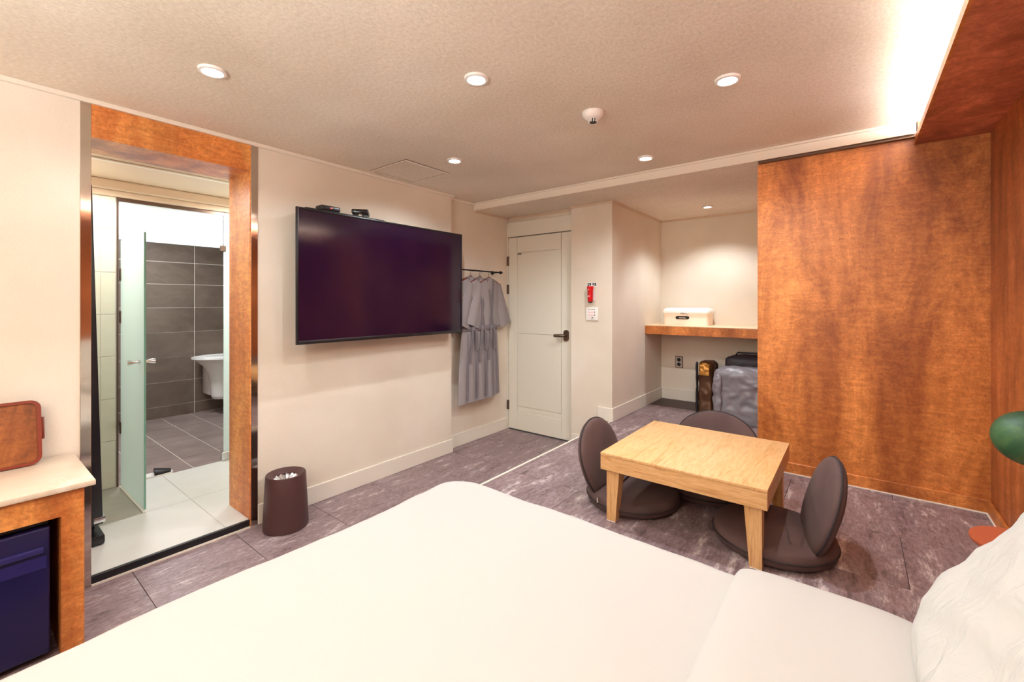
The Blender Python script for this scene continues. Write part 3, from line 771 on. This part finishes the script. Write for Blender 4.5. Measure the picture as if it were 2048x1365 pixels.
# ------------------------------------------------------------------ low table
tb = thing('low_table', 'square low oak table with tapered legs on the raised floor', 'table', (-.62, 2.295, P))
X0, X1, Y0, Y1, ZT = -.972, -.265, 1.938, 2.658, .622
fin(bx(X0, X1, Y0, Y1, ZT - .014, ZT, bev=.0025), 'tabletop', M['oak_y'], tb)
for n_, a, m_ in (('apron', (X0 + .001, X1 - .001, Y0 + .001, Y0 + .022), 'oak_x'), ('apron', (X0 + .001, X1 - .001, Y1 - .022, Y1 - .001), 'oak_x'),
                  ('apron', (X0 + .001, X0 + .022, Y0 + .0225, Y1 - .0225), 'oak_y'), ('apron', (X1 - .022, X1 - .001, Y0 + .0225, Y1 - .0225), 'oak_y')):
    fin(bx(*a, ZT - .082, ZT - .0145, bev=.001, seg=1), n_, M[m_], tb, 0)
for sx, xx in ((1, X0 + .023), (-1, X1 - .023)):
    for sy, yy in ((1, Y0 + .023), (-1, Y1 - .023)):
        rr = []
        for z, w_, off in ((P + .004, .044, -.004), (ZT - .015, .070, 0)):
            xa, xb = sorted((xx + sx * off * 0, xx + sx * w_)); ya, yb = sorted((yy, yy + sy * w_))
            rr.append([Vector((xa, ya, z)), Vector((xb, ya, z)), Vector((xb, yb, z)), Vector((xa, yb, z))])
        lg = fin(loft(nb(), rr), 'leg', M['oak_z'], tb, 0)
        xa, xb = sorted((xx, xx + sx * .044)); ya, yb = sorted((yy, yy + sy * .044))
        fin(bx(xa, xb, ya, yb, P, P + .004), 'glide', M['panel'], lg, 0)

# ------------------------------------------------------------------ legless floor chairs (local: faces -y, hinge at origin)
def make_chair():
    t = thing('floor_chair', 'x', 'floor chair', (0, 0, 0), 'round legless floor chairs at the low table')
    R = .242
    def seat_o(a): return (R * math.cos(a), R * math.sin(a) * .98)
    fin(pad(nb(), seat_o, .040, .044, trans((0, -.095, .041)), 8, 5.0, 56), 'seat', M['chair'], t, 80)
    pts = [Vector((seat_o(a)[0] * 1.002, -.095 + seat_o(a)[1] * 1.002, .041)) for a in [2 * PI * i / 56 for i in range(57)]]
    fin(tube(nb(), pts, .004, 6), 'seat_piping', M['chair_seam'], t)
    lean = math.radians(17)
    def back_o(a):
        u, v = math.cos(a), math.sin(a)
        if v >= 0: return (.230 * u, .190 * v)
        return (.230 * math.copysign(abs(u) ** .72, u), -.205 * abs(v) ** .86)
    mt = trans((0, .025, .022)) @ Matrix.Rotation(-lean, 4, 'X') @ Matrix.Translation((0, 0, .205)) @ Matrix.Rotation(PI / 2, 4, 'X')
    # pad normal (+z local) points to -y (front)
    bk_ = fin(pad(nb(), back_o, .040, .030, mt, 8, 3.0, 56), 'backrest', M['chair'], t, 80)
    pts = [mt @ Vector((*[q * 1.004 for q in back_o(a)], .0)) for a in [2 * PI * i / 56 for i in range(57)]]
    fin(tube(nb(), pts, .0045, 6), 'back_piping', M['chair_seam'], bk_)
    # gusset joining seat and back
    rr = []
    for k in range(7):
        a = k / 6
        y = .035 - .05 * a; z = .02 + .075 * a
        h = .15 + .02 * math.sin(a * PI)
        rr.append([Vector((u * h, y + .03 * math.cos(u * 1.5), z)) for u in [-1 + 2 * i / 12 for i in range(13)]] + [Vector((u * h, y - .03, z)) for u in [1 - 2 * i / 12 for i in range(13)]])
    fin(loft(nb(), rr), 'hinge_cover', M['chair'], t, 80)
    zp = fin(bx(-.228, -.220, .000, .008, .045, .072, bev=.001, seg=1), 'zip_pull', M['chrome'], t, 0)
    return t
ch0 = make_chair()
for i, (x, y, deg, lab) in enumerate([
    (-1.030, 2.235, 93, 'round brown floor chair left of the table, toward the white door'),
    (-.650, 2.700, 0, 'round brown floor chair behind the table, by the bags'),
    (-.192, 2.240, -79, 'round brown floor chair right of the table, casting a round shadow')]):
    c = ch0 if i == 0 else copy_tree(ch0)
    c.location = (x, y, P + .001); c.rotation_euler = (0, 0, math.radians(deg)); c['label'] = lab

# ------------------------------------------------------------------ waste bin
wb = thing('waste_bin', 'round dark brown waste bin with a liner against the wall', 'bin', (-2.70, 1.24, 0))
c = (-2.70, 1.245, 0)
fin(lathe(nb(), [(.105, .001), (.124, .004), (.125, .02), (.118, .16), (.110, .312), (.108, .318), (.104, .318), (.100, .30), (.098, .10), (.09, .01)], c, 48), 'shell', M['bin'], wb, 50)
fin(lathe(nb(), [(.106, .314), (.104, .320), (.080, .306), (.066, .296), (.066, .280), (.100, .290)], c, 48, cap0=False, cap1=False), 'rim_lid', M['bin'], wb, 50)
b = nb(); n = 40; rr = []
for r_, z in ((.068, .292), (.055, .285), (.035, .270), (.012, .262)):
    rr.append([Vector((c[0] + r_ * math.cos(2 * PI * i / n), c[1] + r_ * math.sin(2 * PI * i / n), z + .010 * noise.noise(Vector((i * .9, r_ * 60, 0))) + .005 * ((i % 3) - 1))) for i in range(n)])
fin(loft(b, rr, False, True), 'liner', M['foil'], wb, 20)

# ------------------------------------------------------------------ desk, fridge, tray
dk = thing('desk', 'orange wood desk with a cream marble top against the wall', 'desk', (-2.6, -.2, 0))
DX, DYE = -2.345, .352
fin(bx(XW + .013, DX, YB + .3, DYE, .632, .652, bev=.002, seg=2), 'marble_top', M['marble'], dk)
fin(bx(XW + .013, -2.365, YB + .3, .322, .535, .6315, bev=.001, seg=1), 'apron', M['orange_desk'], dk, 0)
fin(bx(XW + .013, -2.365, .258, .322, 0.001, .5345, bev=.001, seg=1), 'end_panel', M['orange_desk'], dk, 0)
fin(bx(XW + .013, -2.365, -.60, -.54, 0.001, .5345, bev=.001, seg=1), 'end_panel', M['orange_desk'], dk, 0)
fin(bx(XW + .013, XW + .025, -.54, .258, 0.001, .5345), 'back_panel', M['black'], dk, 0)
fr = thing('mini_fridge', 'dark navy mini fridge in the desk opening', 'fridge', (-2.6, -.05, 0))
fin(bx(-2.81, -2.43, -.30, .232, .02, .515, bev=.006), 'cabinet', M['black'], fr)
dr = fin(bx(-2.428, -2.385, -.30, .232, .03, .505, bev=.008, seg=3), 'fridge_door', M['fridge'], fr)
fin(bx(-2.385, -2.372, -.29, .215, .415, .438, bev=.004), 'grip', M['fridge2'], dr)
fin(bx(-2.386, -2.383, -.29, .222, .355, .40), 'grip_recess', M['fridge2'], dr, 0)
for xx in (-2.79, -2.46):
    for yy in (-.28, .20): fin(lathe(nb(), [(.014, 0), (.014, .021)], (xx, yy, 0), 12), 'foot', M['black'], fr)

tr = thing('serving_tray', 'brown wooden tray with rounded corners leaning on the marble top', 'tray', (-2.79, .06, .652))
mt = trans((-2.765, .045, .652), ry=math.radians(-12)) @ Matrix.Translation((0, 0, .1375)) @ Matrix.Rotation(PI / 2, 4, 'Z') @ Matrix.Rotation(PI / 2, 4, 'X')
fin(slab_poly(nb(), rrect(.376, .252, .028), -.004, .004, mt), 'panel', M['tray'], tr)
b = nb(); o_, i_ = rrect(.40, .274, .036), rrect(.374, .250, .027)
rr = [[mt @ Vector((x, y, z)) for x, y in q] for q, z in ((o_, -.010), (o_, .012), (i_, .012), (i_, -.010), (o_, -.010))]
loft(b, rr, False, False); bmesh.ops.remove_doubles(b, verts=b.verts, dist=1e-5)
fin(b, 'rim', M['tray_rim'], tr, 30)
fin(bx(.2005, .210, -.035, .06, -.018, -.002, bev=.003, mtx=mt), 'handle', M['tray_rim'], tr)

# ------------------------------------------------------------------ bed: mattress, duvet, pillows
ms = fin(bx(-1.46, .50, -.45, 1.455, P + .001, P + .19, bev=.04, seg=4), 'mattress', M['mattress'])
tag(ms, 'thick white mattress lying on the raised floor under the duvet', 'mattress')
BX0, BX1, BY0, BY1, BZ = -1.505, .515, -.48, 1.50, .525
def duvet():
    b = nb()
    cr, r = .10, .055          # plan corner radius, edge rounding
    cx, cy = (BX0 + BX1) / 2, (BY0 + BY1) / 2
    ax, ay = (BX1 - BX0) / 2 - r - cr, (BY1 - BY0) / 2 - r - cr
    drop = BZ - P - r - .012
    emax = cr + r * PI / 2 + drop
    nx, ny = 120, 120
    # parameter spacing: dense near the edges
    def par(n_, a):
        out = []
        for i in range(n_ + 1):
            t = -1 + 2 * i / n_
            s = abs(t)
            out.append(math.copysign(a * s / .62 if s < .62 else a + (s - .62) / .38 * emax, t))
        return out
    U, V = par(nx, ax), par(ny, ay)
    G = []
    for u in U:
        row = []
        for v in V:
            ex, ey = max(0, abs(u) - ax), max(0, abs(v) - ay)
            e = max(ex, ey); h = math.hypot(ex, ey)
            dx, dy = (math.copysign(ex, u) / h, math.copysign(ey, v) / h) if h > 1e-9 else (0, 0)
            bxx, byy = max(-ax, min(ax, u)), max(-ay, min(ay, v))
            if e <= cr: out, dn = e, 0
            elif e <= cr + r * PI / 2: q = (e - cr) / r; out, dn = cr + r * math.sin(q), r * (1 - math.cos(q))
            else: out, dn = cr + r, r + e - cr - r * PI / 2
            x, y = cx + bxx + dx * out, cy + byy + dy * out
            wob = noise.noise(Vector((x * 3.2, y * 3.2, 0))) * .016 + noise.noise(Vector((x * 9, y * 9, 3))) * .006
            edge = min(1, e / .12) if e > 0 else 0
            x += dx * wob * edge; y += dy * wob * edge
            dn_f = dn * (1 + 0)
            fold = .010 * math.sin((x * 1.0 + y * 1.0) * 26 + 3 * noise.noise(Vector((x * 4, y * 4, 5)))) * min(1, dn / .12)
            x += dx * fold; y += dy * fold
            z = BZ - dn_f + (noise.noise(Vector((x * 1.6, y * 1.6, 1))) * .010 + noise.noise(Vector((x * 5, y * 5, 2))) * .003) * (1 - min(1, dn / .1))
            row.append(b.verts.new((x, y, max(z, P + .004))))
        G.append(row)
    for i in range(nx):
        for j in range(ny):
            b.faces.new((G[i][j], G[i + 1][j], G[i + 1][j + 1], G[i][j + 1]))
    return b
dv = fin(duvet(), 'duvet', M['sheet'], None, 180)
tag(dv, 'smooth white duvet covering the large low bed', 'duvet')

def pillow(name, lab, L_, W_, H_, mt, wr=.006, seed=0, flat=.0, m='pillow'):
    b = nb(); n = 44
    top = []; bot = []
    for i in range(n + 1):
        rt_, rb_ = [], []
        for j in range(n + 1):
            u, v = -1 + 2 * i / n, -1 + 2 * j / n
            u = math.sin(u * PI / 2); v = math.sin(v * PI / 2)
            e = (1 - abs(u) ** 4) * (1 - abs(v) ** 4)
            h = max(0, e) ** .42
            pin = 1 - .05 * (1 - abs(u * v)) * (abs(u) ** 8 + abs(v) ** 8) * .5
            x, y = u * L_ / 2 * (1 - .045 * abs(v) ** 6 * abs(u)), v * W_ / 2 * (1 - .045 * abs(u) ** 6 * abs(v))
            w_ = wr * (noise.noise(Vector((x * 7 + seed, y * 7, 0))) + .8 * noise.noise(Vector((x * 22 + y * 9 + seed, y * 5, 4)))) * h
            rt_.append(b.verts.new(mt @ Vector((x, y, H_ / 2 * h + w_))))
            if i in (0, n) or j in (0, n): rb_.append(rt_[-1])
            else: rb_.append(b.verts.new(mt @ Vector((x, y, -H_ / 2 * h * (1 - flat)))))
        top.append(rt_); bot.append(rb_)
    for q, s in ((top, 1), (bot, -1)):
        for i in range(n):
            for j in range(n):
                f = (q[i][j], q[i + 1][j], q[i + 1][j + 1], q[i][j + 1])
                if len(set(f)) == 4: b.faces.new(f if s > 0 else f[::-1])
    o = fin(b, name, M[m], None, 180)
    tag(o, lab, 'pillow', 'white pillows at the head of the bed')
    return o
pillow('pillow', 'flat white pillow lying at the edge of the bed', .42, .72, .085, trans((-.065, 1.085, BZ + .036), rz=0), .002, 1, .2, 'sheet')
pillow('pillow', 'plump wrinkled white pillow propped up at the head of the bed', .50, .74, .22, trans((.274, 1.085, .742), ry=math.radians(-58)), .012, 5)

# ------------------------------------------------------------------ side table and lamp by the right wall
st = thing('side_table', 'small round terracotta side table beyond the bed head', 'side table', (.41, 2.02, P))
c = (.412, 2.06, 0)
fin(lathe(nb(), [(0, .572), (.110, .572), (.116, .576), (.118, .584), (.116, .590), (0, .591)], c, 40, cap0=False, cap1=False), 'top', M['terracotta'], st, 50)
fin(lathe(nb(), [(.03, P + .02), (.022, P + .05), (.018, .53), (.035, .572)], c, 20), 'stem', M['terracotta'], st, 50)
fin(lathe(nb(), [(.09, P), (.09, P + .008), (.03, P + .02)], c, 32), 'foot', M['terracotta'], st, 50)
lp = thing('table_lamp', 'dark green glass globe lamp on the terracotta side table', 'lamp', (.425, 2.02, .591))
c = (.425, 2.03, 0)
fin(lathe(nb(), [(.05, .592), (.05, .599), (.012, .609)], c, 28), 'base', M['bronze'], lp, 50)
fin(lathe(nb(), [(.008, .60), (.008, .855)], c, 12), 'stem', M['bronze'], lp, 50)
prof = [(max(.001, .088 * math.sin(a)), .930 - .083 * math.cos(a)) for a in [PI * i / 18 for i in range(19)]]
fin(lathe(nb(), prof, c, 36), 'globe', M['lamp_green'], lp, 80)
